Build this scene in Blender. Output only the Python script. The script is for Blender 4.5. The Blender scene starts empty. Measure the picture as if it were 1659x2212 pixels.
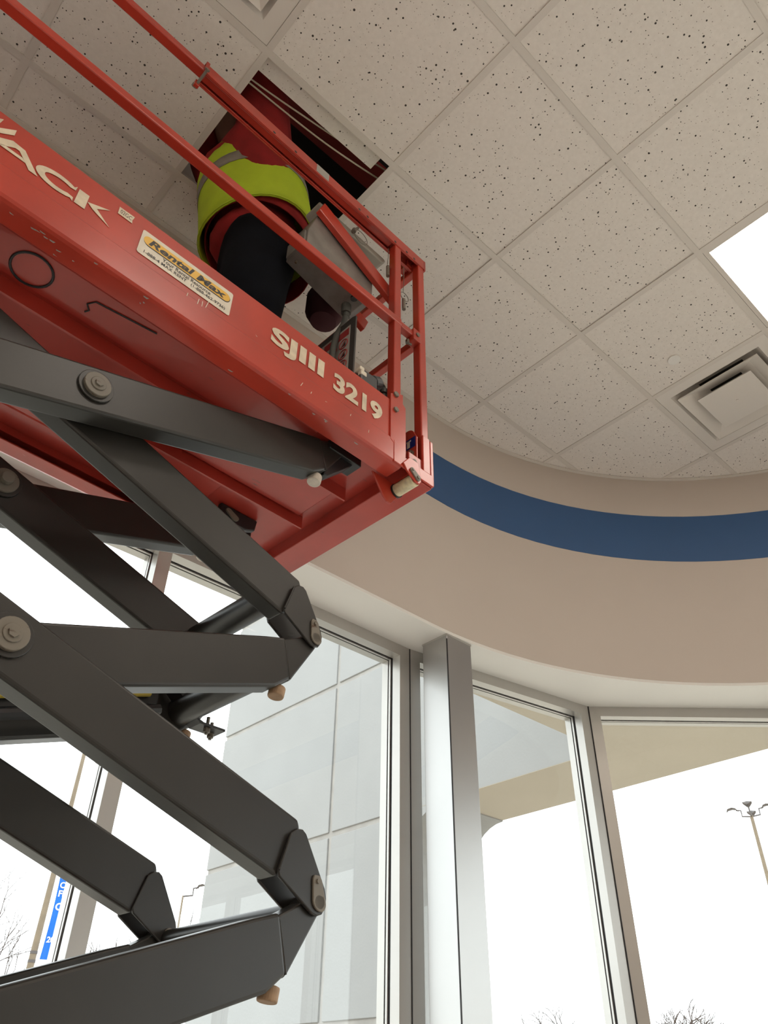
import bpy, bmesh, math, random
from mathutils import Vector, Matrix

random.seed(7)
SC = bpy.context.scene
COL = SC.collection
PI = math.pi

# ------------------------------------------------------------------ camera
cam_d = bpy.data.cameras.new('camera')
cam_d.sensor_fit = 'HORIZONTAL'
cam_d.sensor_width = 36.0
cam_d.lens = 36.0 * 1678.52 / 1659.0
cam_d.clip_start = 0.02
cam_d.clip_end = 500
cam = bpy.data.objects.new('camera', cam_d)
COL.objects.link(cam)
right = Vector((0.73498, -0.67794, 0.01432))
up = Vector((-0.42211, -0.44090, 0.79211))
back = Vector((-0.53068, -0.58823, -0.61022))
m3 = Matrix((right, up, back)).transposed()
cam.matrix_world = Matrix.Translation((-0.46356, -0.55820, 1.5)) @ m3.to_4x4()
SC.camera = cam

# ------------------------------------------------------------------ sky and exposure
w = bpy.data.worlds.new('overcast_sky')
SC.world = w
w.use_nodes = True
bg = w.node_tree.nodes['Background']
bg.inputs[0].default_value = (0.93, 0.97, 1.0, 1)
bg.inputs[1].default_value = 3.4
SC.view_settings.view_transform = 'Standard'
SC.view_settings.look = 'None'
SC.view_settings.gamma = 1.0
SC.view_settings.use_curve_mapping = False
SC.view_settings.exposure = 0.0
LAMP_STRENGTH = 10.0
SC.cycles.max_bounces = 10
SC.cycles.diffuse_bounces = 6
SC.cycles.glossy_bounces = 5
SC.cycles.transmission_bounces = 8
SC.cycles.transparent_max_bounces = 16
SC.cycles.sample_clamp_indirect = 6.0
SC.cycles.use_denoising = True

# ------------------------------------------------------------------ materials
def new_mat(name):
    m = bpy.data.materials.new(name)
    m.use_nodes = True
    nt = m.node_tree
    return m, nt, nt.nodes['Principled BSDF']

def setp(b, **k):
    names = dict(col='Base Color', rough='Roughness', metal='Metallic', coat='Coat Weight',
                 spec='Specular IOR Level', sheen='Sheen Weight', coatr='Coat Roughness')
    for a, v in k.items():
        s = b.inputs[names[a]]
        s.default_value = (*v, 1) if a == 'col' else v

def plain(name, col, rough=0.5, metal=0.0, var=0.12, scale=6.0, bump=0.0, bscale=200.0, **kw):
    """Paint, metal or cloth: a base colour with a faint mottle and a fine relief."""
    m, nt, b = new_mat(name)
    setp(b, col=col, rough=rough, metal=metal, **kw)
    geo = nt.nodes.new('ShaderNodeNewGeometry')
    if var > 0:
        n = nt.nodes.new('ShaderNodeTexNoise')
        n.inputs['Scale'].default_value = scale
        n.inputs['Detail'].default_value = 5
        nt.links.new(geo.outputs['Position'], n.inputs['Vector'])
        r = nt.nodes.new('ShaderNodeValToRGB')
        r.color_ramp.elements[0].position = 0.3
        r.color_ramp.elements[1].position = 0.7
        r.color_ramp.elements[0].color = (*[c * (1 - var) for c in col], 1)
        r.color_ramp.elements[1].color = (*[min(1, c * (1 + var)) for c in col], 1)
        nt.links.new(n.outputs['Fac'], r.inputs['Fac'])
        nt.links.new(r.outputs['Color'], b.inputs['Base Color'])
    if bump > 0:
        n2 = nt.nodes.new('ShaderNodeTexNoise')
        n2.inputs['Scale'].default_value = bscale
        n2.inputs['Detail'].default_value = 3
        nt.links.new(geo.outputs['Position'], n2.inputs['Vector'])
        bp = nt.nodes.new('ShaderNodeBump')
        bp.inputs['Strength'].default_value = bump
        bp.inputs['Distance'].default_value = 0.002
        nt.links.new(n2.outputs['Fac'], bp.inputs['Height'])
        nt.links.new(bp.outputs['Normal'], b.inputs['Normal'])
    return m

def scuffed(name, col, wear, rough, amount, sc=(14, 60, 60), **kw):
    """Painted steel with scratches of a wear colour that stay put."""
    m = plain(name, col, rough, 0.0, 0.16, 5.0, 0.05, 90.0, **kw)
    nt = m.node_tree
    b = nt.nodes['Principled BSDF']
    src = b.inputs['Base Color'].links[0].from_socket
    tc = nt.nodes.new('ShaderNodeTexCoord')
    mp = nt.nodes.new('ShaderNodeMapping')
    mp.inputs['Scale'].default_value = sc
    nt.links.new(tc.outputs['Object'], mp.inputs['Vector'])
    n = nt.nodes.new('ShaderNodeTexNoise')
    n.inputs['Scale'].default_value = 1.0
    n.inputs['Detail'].default_value = 6
    n.inputs['Roughness'].default_value = 0.65
    nt.links.new(mp.outputs['Vector'], n.inputs['Vector'])
    r = nt.nodes.new('ShaderNodeValToRGB')
    r.color_ramp.elements[0].position = 0.74 - amount
    r.color_ramp.elements[1].position = 0.80 - amount
    nt.links.new(n.outputs['Fac'], r.inputs['Fac'])
    mx = nt.nodes.new('ShaderNodeMixRGB')
    nt.links.new(r.outputs['Color'], mx.inputs['Fac'])
    nt.links.new(src, mx.inputs['Color1'])
    mx.inputs['Color2'].default_value = (*wear, 1)
    nt.links.new(mx.outputs['Color'], b.inputs['Base Color'])
    return m

M = {}
M['red'] = scuffed('red_paint', (0.43, 0.040, 0.021), (0.50, 0.17, 0.12), 0.30, 0.02, coat=0.25, coatr=0.15)
M['red_dirty'] = scuffed('red_paint_dirty', (0.37, 0.035, 0.022), (0.10, 0.045, 0.035), 0.34, 0.08, coat=0.2)
M['grey'] = scuffed('grey_steel_paint', (0.022, 0.020, 0.017), (0.07, 0.062, 0.052), 0.38, -0.02)
M['black'] = plain('black_steel', (0.012, 0.012, 0.013), 0.45)
M['bolt'] = scuffed('old_bolt_steel', (0.17, 0.15, 0.12), (0.07, 0.035, 0.015), 0.45, 0.16)
M['pad'] = plain('bumper_rubber', (0.56, 0.50, 0.43), 0.7, var=0.15, scale=60)
M['padbrown'] = plain('bumper_rubber_tan', (0.34, 0.22, 0.13), 0.7, var=0.15, scale=60)
M['roller'] = plain('cream_nylon', (0.62, 0.55, 0.36), 0.45, var=0.25, scale=50)
M['zinc'] = plain('zinc_box', (0.27, 0.255, 0.235), 0.42, 0.55, 0.15, 20)
M['lidgrey'] = plain('grey_plastic', (0.36, 0.35, 0.30), 0.55)
M['rubber'] = plain('cable_rubber', (0.065, 0.066, 0.058), 0.6)
M['plug'] = plain('plug_plastic', (0.055, 0.057, 0.06), 0.4)
M['white'] = plain('white_vinyl', (0.70, 0.64, 0.53), 0.35, var=0.08, scale=30)
M['cream'] = plain('cream_vinyl', (0.66, 0.56, 0.42), 0.38, var=0.14, scale=40)
M['yellow'] = plain('sticker_yellow', (0.78, 0.45, 0.06), 0.3, var=0.03)
M['ink'] = plain('black_ink', (0.02, 0.019, 0.018), 0.4, var=0)
M['signred'] = plain('sign_red', (0.30, 0.03, 0.03), 0.45, var=0.05)
M['signgrey'] = plain('sign_silver', (0.36, 0.34, 0.31), 0.45, var=0.08)
M['signdark'] = plain('sign_dark', (0.045, 0.042, 0.038), 0.5)
M['stickerblue'] = plain('sticker_blue', (0.01, 0.016, 0.14), 0.35, var=0)
M['hose'] = plain('yellow_hose', (0.42, 0.31, 0.03), 0.5)
M['alu'] = plain('window_aluminium', (0.50, 0.485, 0.46), 0.38, 0.6, 0.03, 4)
M['aluclad'] = plain('column_aluminium', (0.47, 0.465, 0.455), 0.36, 0.9, 0.03, 3)
M['gasket'] = plain('window_gasket', (0.016, 0.014, 0.016), 0.6, var=0)
M['wall'] = plain('beige_wall_paint', (0.56, 0.495, 0.44), 0.65, var=0.02, scale=2, bump=0.06, bscale=500)
M['soffit'] = plain('soffit_paint', (0.78, 0.765, 0.73), 0.6, var=0.02, scale=2, bump=0.05, bscale=500)
M['blue'] = plain('blue_wall_paint', (0.026, 0.092, 0.235), 0.55, var=0.05, scale=2, bump=0.06, bscale=500)
M['tee'] = plain('grid_white', (0.66, 0.615, 0.565), 0.45, var=0.03, scale=3)
M['diff'] = plain('diffuser_enamel', (0.72, 0.68, 0.63), 0.45, var=0.02, scale=3)
M['floor'] = plain('floor_tile', (0.66, 0.63, 0.585), 0.35, var=0.08, scale=3)
M['dark'] = plain('plenum_dark', (0.02, 0.017, 0.015), 0.8, var=0.1)
M['joist'] = plain('red_primer_steel', (0.20, 0.02, 0.016), 0.6, var=0.15)
M['stucco'] = plain('white_stucco', (0.325, 0.328, 0.326), 0.85, var=0.035, scale=1.5, bump=0.5, bscale=45)
M['joint'] = plain('joint_grey', (0.36, 0.345, 0.325), 0.9)
M['canopy'] = plain('beige_stucco', (0.47, 0.42, 0.345), 0.85, var=0.05, scale=1.2, bump=0.4, bscale=50)
M['ground'] = plain('pale_concrete', (0.50, 0.45, 0.38), 0.9, var=0.1, scale=0.4)
M['pole'] = plain('tan_pole_paint', (0.20, 0.155, 0.105), 0.7)
M['polegrey'] = plain('grey_lamp_metal', (0.10, 0.088, 0.085), 0.7)
M['banner'] = plain('blue_banner_cloth', (0.0, 0.13, 0.60), 0.8, var=0.04)
M['bannerw'] = plain('banner_white', (0.85, 0.85, 0.85), 0.7, var=0)
M['bark'] = plain('bare_bark', (0.055, 0.036, 0.028), 0.9)
M['hivis'] = plain('hivis_lime', (0.46, 0.62, 0.02), 0.75, var=0.08, scale=12, bump=0.25, bscale=60)
M['reflect'] = plain('reflective_tape', (0.24, 0.22, 0.18), 0.5, var=0.15, scale=20)
M['jacket'] = plain('red_fleece', (0.26, 0.010, 0.010), 0.9, var=0.2, scale=14, bump=0.4, bscale=220)
M['pants'] = plain('dark_navy_cloth', (0.0045, 0.0055, 0.008), 0.95, var=0.25, scale=16, bump=0.3, bscale=150, spec=0.12)
M['skin'] = plain('skin', (0.50, 0.29, 0.20), 0.5, var=0.06)
M['hair'] = plain('dark_hair', (0.02, 0.014, 0.01), 0.6)
M['maroon'] = plain('maroon_cloth', (0.045, 0.006, 0.010), 0.85, var=0.2)
M['clear'] = plain('grey_buckle', (0.22, 0.21, 0.23), 0.3)
M['orange'] = plain('orange_cable', (0.45, 0.10, 0.02), 0.5)
M['whitecable'] = plain('white_cable', (0.52, 0.46, 0.36), 0.5)
M['brass'] = plain('brass', (0.4, 0.28, 0.1), 0.35, 0.8)

def tile_mat():
    m, nt, b = new_mat('mineral_fibre_tile')
    setp(b, col=(0.7, 0.65, 0.59), rough=0.9)
    geo = nt.nodes.new('ShaderNodeNewGeometry')
    oi = nt.nodes.new('ShaderNodeObjectInfo')
    # soft mottle
    n = nt.nodes.new('ShaderNodeTexNoise'); n.inputs['Scale'].default_value = 70; n.inputs['Detail'].default_value = 6
    nt.links.new(geo.outputs['Position'], n.inputs['Vector'])
    r = nt.nodes.new('ShaderNodeValToRGB')
    r.color_ramp.elements[0].position = 0.3; r.color_ramp.elements[1].position = 0.7
    r.color_ramp.elements[0].color = (0.735, 0.69, 0.64, 1); r.color_ramp.elements[1].color = (0.785, 0.74, 0.69, 1)
    nt.links.new(n.outputs['Fac'], r.inputs['Fac'])
    last = r.outputs['Color']
    # pin holes of two sizes
    for scale, base, spread, dark in ((58.0, 0.05, 0.19, 0.045), (100.0, 0.02, 0.19, 0.34)):
        v = nt.nodes.new('ShaderNodeTexVoronoi'); v.inputs['Scale'].default_value = scale
        mp = nt.nodes.new('ShaderNodeMapping')
        nt.links.new(geo.outputs['Position'], mp.inputs['Vector'])
        mp.inputs['Scale'].default_value = (1, 1, 0.0)
        nt.links.new(mp.outputs['Vector'], v.inputs['Vector'])
        sep = nt.nodes.new('ShaderNodeSeparateColor')
        nt.links.new(v.outputs['Color'], sep.inputs['Color'])
        pw = nt.nodes.new('ShaderNodeMath'); pw.operation = 'POWER'; pw.inputs[1].default_value = 2.2
        nt.links.new(sep.outputs['Red'], pw.inputs[0])
        ml = nt.nodes.new('ShaderNodeMath'); ml.operation = 'MULTIPLY_ADD'
        ml.inputs[1].default_value = spread; ml.inputs[2].default_value = base
        nt.links.new(pw.outputs[0], ml.inputs[0])
        lt = nt.nodes.new('ShaderNodeMath'); lt.operation = 'LESS_THAN'
        nt.links.new(v.outputs['Distance'], lt.inputs[0]); nt.links.new(ml.outputs[0], lt.inputs[1])
        mx = nt.nodes.new('ShaderNodeMixRGB')
        nt.links.new(lt.outputs[0], mx.inputs['Fac']); nt.links.new(last, mx.inputs['Color1'])
        mx.inputs['Color2'].default_value = (dark, dark * 0.85, dark * 0.72, 1)
        last = mx.outputs['Color']
    nt.links.new(last, b.inputs['Base Color'])
    return m
M['tile'] = tile_mat()

def glass_mat():
    m, nt, b = new_mat('window_glass')
    nt.nodes.remove(b)
    out = nt.nodes['Material Output']
    tr = nt.nodes.new('ShaderNodeBsdfTransparent'); tr.inputs[0].default_value = (0.95, 0.965, 0.955, 1)
    gl = nt.nodes.new('ShaderNodeBsdfGlossy'); gl.inputs['Roughness'].default_value = 0.0
    geo = nt.nodes.new('ShaderNodeNewGeometry')
    dt = nt.nodes.new('ShaderNodeVectorMath'); dt.operation = 'DOT_PRODUCT'
    nt.links.new(geo.outputs['Incoming'], dt.inputs[0]); nt.links.new(geo.outputs['Normal'], dt.inputs[1])
    prev = dt.outputs['Value']
    for op, a in (('ABSOLUTE', None), ('SUBTRACT', 1.0), ('POWER', 5.0), ('MULTIPLY_ADD', 0.8)):
        q = nt.nodes.new('ShaderNodeMath'); q.operation = op
        if op == 'SUBTRACT':
            q.inputs[0].default_value = a; nt.links.new(prev, q.inputs[1])
        else:
            nt.links.new(prev, q.inputs[0])
            if a is not None: q.inputs[1].default_value = a
        if op == 'MULTIPLY_ADD': q.inputs[2].default_value = 0.035
        prev = q.outputs[0]
    mx = nt.nodes.new('ShaderNodeMixShader')
    nt.links.new(prev, mx.inputs[0]); nt.links.new(tr.outputs[0], mx.inputs[1]); nt.links.new(gl.outputs[0], mx.inputs[2])
    nt.links.new(mx.outputs[0], out.inputs[0])
    return m
M['glass'] = glass_mat()

def lamp_mat():
    m, nt, b = new_mat('light_panel')
    setp(b, col=(0.9, 0.9, 0.88), rough=0.5)
    b.inputs['Emission Color'].default_value = (1.0, 0.90, 0.79, 1)
    b.inputs['Emission Strength'].default_value = LAMP_STRENGTH
    return m
M['lamp'] = lamp_mat()

# ------------------------------------------------------------------ mesh helpers
class MB:
    def __init__(s):
        s.v = []; s.f = []
    def add(s, vs, fs):
        o = len(s.v)
        s.v += [tuple(p) for p in vs]
        s.f += [tuple(i + o for i in f) for f in fs]
        return s
    def box(s, x0, x1, y0, y1, z0, z1):
        return s.add([(x0, y0, z0), (x1, y0, z0), (x1, y1, z0), (x0, y1, z0), (x0, y0, z1), (x1, y0, z1), (x1, y1, z1), (x0, y1, z1)],
                     [(0, 3, 2, 1), (4, 5, 6, 7), (0, 1, 5, 4), (1, 2, 6, 5), (2, 3, 7, 6), (3, 0, 4, 7)])
    def prism(s, poly, axis, a, b):
        """poly of 2D points extruded along an axis: 'x' -> (y,z), 'y' -> (x,z), 'z' -> (x,y)"""
        def P(p, t):
            return {'x': (t, p[0], p[1]), 'y': (p[0], t, p[1]), 'z': (p[0], p[1], t)}[axis]
        n = len(poly)
        vs = [P(p, a) for p in poly] + [P(p, b) for p in poly]
        fs = [tuple(range(n - 1, -1, -1)), tuple(range(n, 2 * n))]
        fs += [(i, (i + 1) % n, n + (i + 1) % n, n + i) for i in range(n)]
        return s.add(vs, fs)
    def cyl(s, p, q, r, n=16, r2=None):
        p = Vector(p); q = Vector(q); r2 = r if r2 is None else r2
        d = (q - p).normalized()
        a = d.orthogonal().normalized(); b = d.cross(a)
        vs = []
        for c, rr in ((p, r), (q, r2)):
            for i in range(n):
                t = 2 * PI * i / n
                vs.append(c + (a * math.cos(t) + b * math.sin(t)) * rr)
        fs = [tuple(range(n - 1, -1, -1)), tuple(range(n, 2 * n))] + [(i, (i + 1) % n, n + (i + 1) % n, n + i) for i in range(n)]
        return s.add(vs, fs)
    def tube(s, pts, r, n=8):
        pts = [Vector(p) for p in pts]
        rings = []
        a = None
        for i, p in enumerate(pts):
            d = (pts[min(i + 1, len(pts) - 1)] - pts[max(i - 1, 0)]).normalized()
            if a is None:
                a = d.orthogonal().normalized()
            a = (a - d * a.dot(d)).normalized()
            b = d.cross(a)
            rr = r[i] if isinstance(r, (list, tuple)) else r
            rings.append([p + (a * math.cos(2 * PI * k / n) + b * math.sin(2 * PI * k / n)) * rr for k in range(n)])
        vs = [v for ring in rings for v in ring]
        fs = []
        for i in range(len(rings) - 1):
            for k in range(n):
                fs.append((i * n + k, i * n + (k + 1) % n, (i + 1) * n + (k + 1) % n, (i + 1) * n + k))
        fs += [tuple(range(n - 1, -1, -1)), tuple(range((len(rings) - 1) * n, len(rings) * n))]
        return s.add(vs, fs)
    def loft(s, rings, cap=True):
        n = len(rings[0])
        vs = [v for r in rings for v in r]
        fs = []
        for i in range(len(rings) - 1):
            for k in range(n):
                fs.append((i * n + k, i * n + (k + 1) % n, (i + 1) * n + (k + 1) % n, (i + 1) * n + k))
        if cap:
            fs += [tuple(range(n - 1, -1, -1)), tuple(range((len(rings) - 1) * n, len(rings) * n))]
        return s.add(vs, fs)
    def torus(s, c, r, t, n=28, k=6, axis='z'):
        pts = []
        for i in range(n + 1):
            a = 2 * PI * i / n
            o = {'z': (math.cos(a) * r, math.sin(a) * r, 0), 'y': (math.cos(a) * r, 0, math.sin(a) * r), 'x': (0, math.cos(a) * r, math.sin(a) * r)}[axis]
            pts.append(Vector(c) + Vector(o))
        return s.tube(pts, t, k)
    def build(s, name, mat, parent=None, bevel=0.0, smooth=False, seg=2, loc=None, rot=None):
        me = bpy.data.meshes.new(name)
        me.from_pydata(s.v, [], s.f)
        bm = bmesh.new(); bm.from_mesh(me)
        bmesh.ops.recalc_face_normals(bm, faces=bm.faces)
        bm.to_mesh(me); bm.free()
        me.materials.append(mat)
        if smooth:
            for p in me.polygons:
                p.use_smooth = True
        o = bpy.data.objects.new(name, me)
        COL.objects.link(o)
        if parent is not None:
            o.parent = parent
        if loc is not None:
            o.location = loc
        if rot is not None:
            o.rotation_euler = rot
        if bevel > 0:
            b = o.modifiers.new('bevel', 'BEVEL')
            b.width = bevel; b.segments = seg; b.limit_method = 'ANGLE'; b.angle_limit = math.radians(40)
            b.harden_normals = False
        if smooth:
            try:
                me.set_sharp_from_angle(angle=math.radians(40))
            except Exception:
                pass
        return o

def empty(name, loc, rz=0.0, parent=None):
    o = bpy.data.objects.new(name, None)
    o.empty_display_size = 0.1
    COL.objects.link(o)
    o.location = loc; o.rotation_euler = (0, 0, rz)
    if parent is not None:
        o.parent = parent
    return o

def tag(o, label=None, cat=None, group=None, kind=None):
    if label: o['label'] = label
    if cat: o['category'] = cat
    if group: o['group'] = group
    if kind: o['kind'] = kind
    return o

def copy_of(o, parent=None, keep=True):
    c = o.copy()
    COL.objects.link(c)
    c.parent = parent
    return c

def text_mesh(body, size, name, mat, parent, bold=0.0, sx=1.0, shear=0.0, align='LEFT'):
    """Flat lettering from the built-in typeface, returned lying in its local XY plane."""
    cu = bpy.data.curves.new(name, 'FONT')
    cu.body = body; cu.size = size; cu.offset = bold * size; cu.shear = shear
    cu.align_x = align; cu.align_y = 'BOTTOM_BASELINE'
    cu.resolution_u = 4
    tmp = bpy.data.objects.new(name, cu)
    COL.objects.link(tmp)
    dg = bpy.context.evaluated_depsgraph_get()
    me = bpy.data.meshes.new_from_object(tmp.evaluated_get(dg))
    bpy.data.objects.remove(tmp)
    for v in me.vertices:
        v.co.x *= sx
    me.materials.clear(); me.materials.append(mat)
    o = bpy.data.objects.new(name, me)
    COL.objects.link(o)
    o.parent = parent
    return o

def fit_text(o, x0, x1, z0, z1, y):
    """Stretch lettering to fill a rectangle on a face that looks towards -y."""
    xs = [v.co.x for v in o.data.vertices]; ys = [v.co.y for v in o.data.vertices]
    a, b, c, d = min(xs), max(xs), min(ys), max(ys)
    for v in o.data.vertices:
        v.co = (x0 + (v.co.x - a) / (b - a) * (x1 - x0), y, z0 + (v.co.y - c) / (d - c) * (z1 - z0))

# ------------------------------------------------------------------ the room
S = 0.6096                    # ceiling module
CZ = 4.433                    # ceiling height
ARC_C = (1.676, -0.546); ARC_R = 2.019
XL, YB = -4.3, -5.5           # left and back walls

def curve_pts(r, y_left, n=28):
    pts = [(XL, y_left), (ARC_C[0] - 0.6, ARC_C[1] + r - 0.003)]
    for i in range(n + 1):
        a = PI / 2 * (1 - i / n)
        pts.append((ARC_C[0] + r * math.cos(a), ARC_C[1] + r * math.sin(a)))
    pts.append((ARC_C[0] + r, YB))
    return pts
INNER = curve_pts(ARC_R, 1.437)
WIN = [(XL, 1.69), (1.735, 1.69), (2.817, 1.502), (3.636, 0.741), (3.93, -0.35), (3.93, YB)]

def offset_poly(pts, d):
    out = []
    for i, p in enumerate(pts):
        p = Vector(p)
        n = Vector((0, 0))
        if i > 0:
            e = (p - Vector(pts[i - 1])).normalized(); n += Vector((-e.y, e.x))
        if i < len(pts) - 1:
            e2 = (Vector(pts[i + 1]) - p).normalized(); n += Vector((-e2.y, e2.x))
        n.normalize()
        k = 1.0
        if 0 < i < len(pts) - 1:
            k = 1 / max(0.5, n.dot(Vector((-e.y, e.x))))
        out.append(tuple(p + n * d * k))
    return out

def strip_wall(name, pts, d, z0, z1, mat, parent=None, smooth=True):
    o = offset_poly(pts, d)
    m = MB()
    n = len(pts)
    vs = [(*p, z0) for p in pts] + [(*p, z1) for p in pts] + [(*p, z0) for p in o] + [(*p, z1) for p in o]
    fs = []
    for i in range(n - 1):
        fs += [(i, i + 1, n + i + 1, n + i), (2 * n + i, 3 * n + i, 3 * n + i + 1, 2 * n + i + 1),
               (i, 2 * n + i, 2 * n + i + 1, i + 1), (n + i, n + i + 1, 3 * n + i + 1, 3 * n + i)]
    fs += [(0, n, 3 * n, 2 * n), (n - 1, 3 * n - 1, 4 * n - 1, 2 * n - 1)]
    m.add(vs, fs)
    return m.build(name, mat, parent, smooth=smooth)

wall_front = strip_wall('wall_front', INNER, 0.09, 3.160, 5.3, M['wall']); tag(wall_front, kind='structure')
stripe = strip_wall('blue_stripe', offset_poly(INNER, -0.0015), 0.002, 3.865, 4.168, M['blue'], wall_front)
stripe['label'] = 'broad dark blue painted stripe'
t1 = strip_wall('trim_1', offset_poly(INNER, -0.021), 0.0205, CZ - 0.0035, CZ + 0.001, M['tee']); tag(t1, kind='structure')
outer = offset_poly(WIN, 0.13)
sof = MB(); sof.prism(INNER + outer[::-1], 'z', 3.145, 3.1595)
tag(sof.build('trim_2', M['soffit']), kind='structure')
we = strip_wall('wall_outside', offset_poly(WIN, 0.135), 0.06, 3.19, 5.6, M['canopy'], smooth=False); tag(we, kind='structure')
mf = MB(); mf.prism([(XL, YB)] + WIN, 'z', -0.12, 0.0)
tag(mf.build('floor', M['floor']), kind='structure')
mw = MB(); mw.box(XL - 0.12, XL, YB - 0.12, 2.0, 0, 5.3); tag(mw.build('wall_left', M['wall']), kind='structure')
mw = MB(); mw.box(XL, 4.2, YB - 0.12, YB, 0, 5.3); tag(mw.build('wall_back', M['wall']), kind='structure')
mr = MB(); mr.prism([(XL - .12, YB - .12), (4.2, YB - .12)] + offset_poly(WIN, 0.25)[::-1] + [(XL - .12, 1.94)], 'z', 5.3, 5.55)
tag(mr.build('roof', M['dark']), kind='structure')

# ---- suspended ceiling
ceiling = empty('ceiling', (0, 0, 0)); tag(ceiling, kind='structure')
J0, J1, L0, L1 = -7, 6, -9, 3
bound = [(XL, YB)] + INNER[:-1] + [(ARC_C[0] + ARC_R, YB)]
bound = bound[::-1]            # counter-clockwise
def clip(poly, clipper):
    out = list(poly)
    n = len(clipper)
    for i in range(n):
        a = Vector(clipper[i]); b = Vector(clipper[(i + 1) % n])
        e = b - a
        if e.length < 1e-6: continue
        inp, out = out, []
        if not inp: break
        def side(p): return e.x * (p[1] - a.y) - e.y * (p[0] - a.x)
        for k in range(len(inp)):
            p, q = inp[k], inp[(k + 1) % len(inp)]
            sp, sq = side(p), side(q)
            if sp >= 0: out.append(p)
            if (sp >= 0) != (sq >= 0):
                t = sp / (sp - sq)
                out.append((p[0] + (q[0] - p[0]) * t, p[1] + (q[1] - p[1]) * t))
    return out
def area(poly):
    return abs(sum(poly[i][0] * poly[(i + 1) % len(poly)][1] - poly[(i + 1) % len(poly)][0] * poly[i][1] for i in range(len(poly)))) / 2 if len(poly) > 2 else 0
if sum(bound[i][0] * bound[(i + 1) % len(bound)][1] - bound[(i + 1) % len(bound)][0] * bound[i][1] for i in range(len(bound))) < 0:
    bound = bound[::-1]
tile_bound = [(p[0], p[1]) for p in bound]
LIGHTS = {(3, -1), (3, -4), (3, -7)} | {(j, l) for j in (-6, -3, 0) for l in (-2, -5, -8)}
DIFFS = {(4, 0), (-1, 0)}
HOLE = (0, 1)
full = MB(); full.box(-S / 2 + .005, S / 2 - .005, -S / 2 + .005, S / 2 - .005, 0, 0.016)
proto = None
rt = random.Random(3)
for j in range(J0, J1 + 1):
    for l in range(L0, L1 + 1):
        if (j, l) in LIGHTS or (j, l) in DIFFS or (j, l) == HOLE: continue
        sq = [(j * S + .005, l * S + .005), ((j + 1) * S - .005, l * S + .005), ((j + 1) * S - .005, (l + 1) * S - .005), (j * S + .005, (l + 1) * S - .005)]
        c = clip(sq, tile_bound)
        a = area(c)
        if a < 0.0015: continue
        lift = rt.choice((0.0, 0.0, 0.0015, 0.003))
        if a > 0.355:
            if proto is None:
                proto = full.build('ceiling_tile', M['tile'], ceiling)
                o = proto
            else:
                o = copy_of(proto, ceiling)
            o.location = ((j + .5) * S, (l + .5) * S, CZ + 0.0035 + lift)
        else:
            mt = MB(); mt.prism(c, 'z', CZ + 0.0035, CZ + 0.0195)
            mt.build('ceiling_tile', M['tile'], ceiling)
# the tile pushed aside above the opening
o = copy_of(proto, ceiling); o.location = (0.262, 0.395, CZ + 0.034); o['label'] = 'loose tile pushed aside over its neighbour'
o.rotation_euler = (0.0, 0, 0)
# tees: main runners one way, short cross tees the other
def tee(x0, x1, y0, y1, z=0.0):
    m = MB(); m.box(x0, x1, y0, y1, CZ - 0.0005 + z, CZ + 0.0025 + z)
    if x1 - x0 > y1 - y0:
        ym = (y0 + y1) / 2; m.box(x0, x1, ym - .003, ym + .003, CZ + .0025, CZ + .028)
    else:
        xm = (x0 + x1) / 2; m.box(xm - .003, xm + .003, y0, y1, CZ + .0025, CZ + .028)
    return m
hw = 0.0125
def y_edge(x):                # wall line above x
    if x <= ARC_C[0]: return 1.44 + (x - XL) / (ARC_C[0] - XL) * 0.033
    d = ARC_R ** 2 - (x - ARC_C[0]) ** 2
    return ARC_C[1] + math.sqrt(d) if d > 0 else None
def x_edge(y):
    if y <= ARC_C[1]: return ARC_C[0] + ARC_R
    d = ARC_R ** 2 - (y - ARC_C[1]) ** 2
    return ARC_C[0] + math.sqrt(d) if d > 0 else None
for l in range(L0, L1 + 1):
    y = l * S
    xe = x_edge(y)
    if xe is None or y > 1.42: continue
    tee(XL + .01, xe - 0.004, y - hw, y + hw).build('grid_runner', M['tee'], ceiling)
cross = None
for j in range(J0 + 1, J1 + 1):
    x = j * S
    for l in range(L0, L1 + 1):
        y0, y1 = l * S + hw, (l + 1) * S - hw
        ye = y_edge(x)
        if ye is None or y0 > ye - .02: continue
        if y1 <= ye - 0.004:
            if cross is None:
                cross = tee(-hw, hw, -(S / 2 - hw), S / 2 - hw, 0.0004).build('cross_tee', M['tee'], ceiling); c = cross
            else:
                c = copy_of(cross, ceiling)
            c.location = (x, (l + .5) * S, 0)
        else:
            tee(x - hw, x + hw, y0, ye - .004, 0.0004).build('cross_tee', M['tee'], ceiling)

# ---- light panels
lab = {(0, -2): 'square ceiling light panel above the camera, just out of the frame',
       (3, -1): 'glaring white square light panel in the ceiling at the right edge'}
lp = None
for (j, l) in sorted(LIGHTS, key=lambda t: t != (3, -1)):
    if lp is None:
        lp = empty('ceiling_light', ((j + .5) * S, (l + .5) * S, CZ))
        h = S / 2 - .0135
        m = MB()
        for sx in (-1, 1):
            m.box(min(sx * h, sx * (h - .02)), max(sx * h, sx * (h - .02)), -h, h, .002, .05)
            m.box(-h + .02, h - .02, min(sx * h, sx * (h - .02)), max(sx * h, sx * (h - .02)), .002, .05)
        fr = m.build('light_frame', M['tee'], lp)
        m = MB(); m.box(-h + .02, h - .02, -h + .02, h - .02, .010, .022)
        df = m.build('light_diffuser', M['lamp'], lp)
        o = lp
    else:
        o = lp.copy(); COL.objects.link(o); o.location = ((j + .5) * S, (l + .5) * S, CZ)
        for ch in (fr, df):
            copy_of(ch, o)
    if (j, l) in lab:
        tag(o, lab[(j, l)], 'light')
    else:
        tag(o, 'square ceiling light panel of the row further back in the room', 'light', 'ceiling lights further back in the room')

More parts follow.
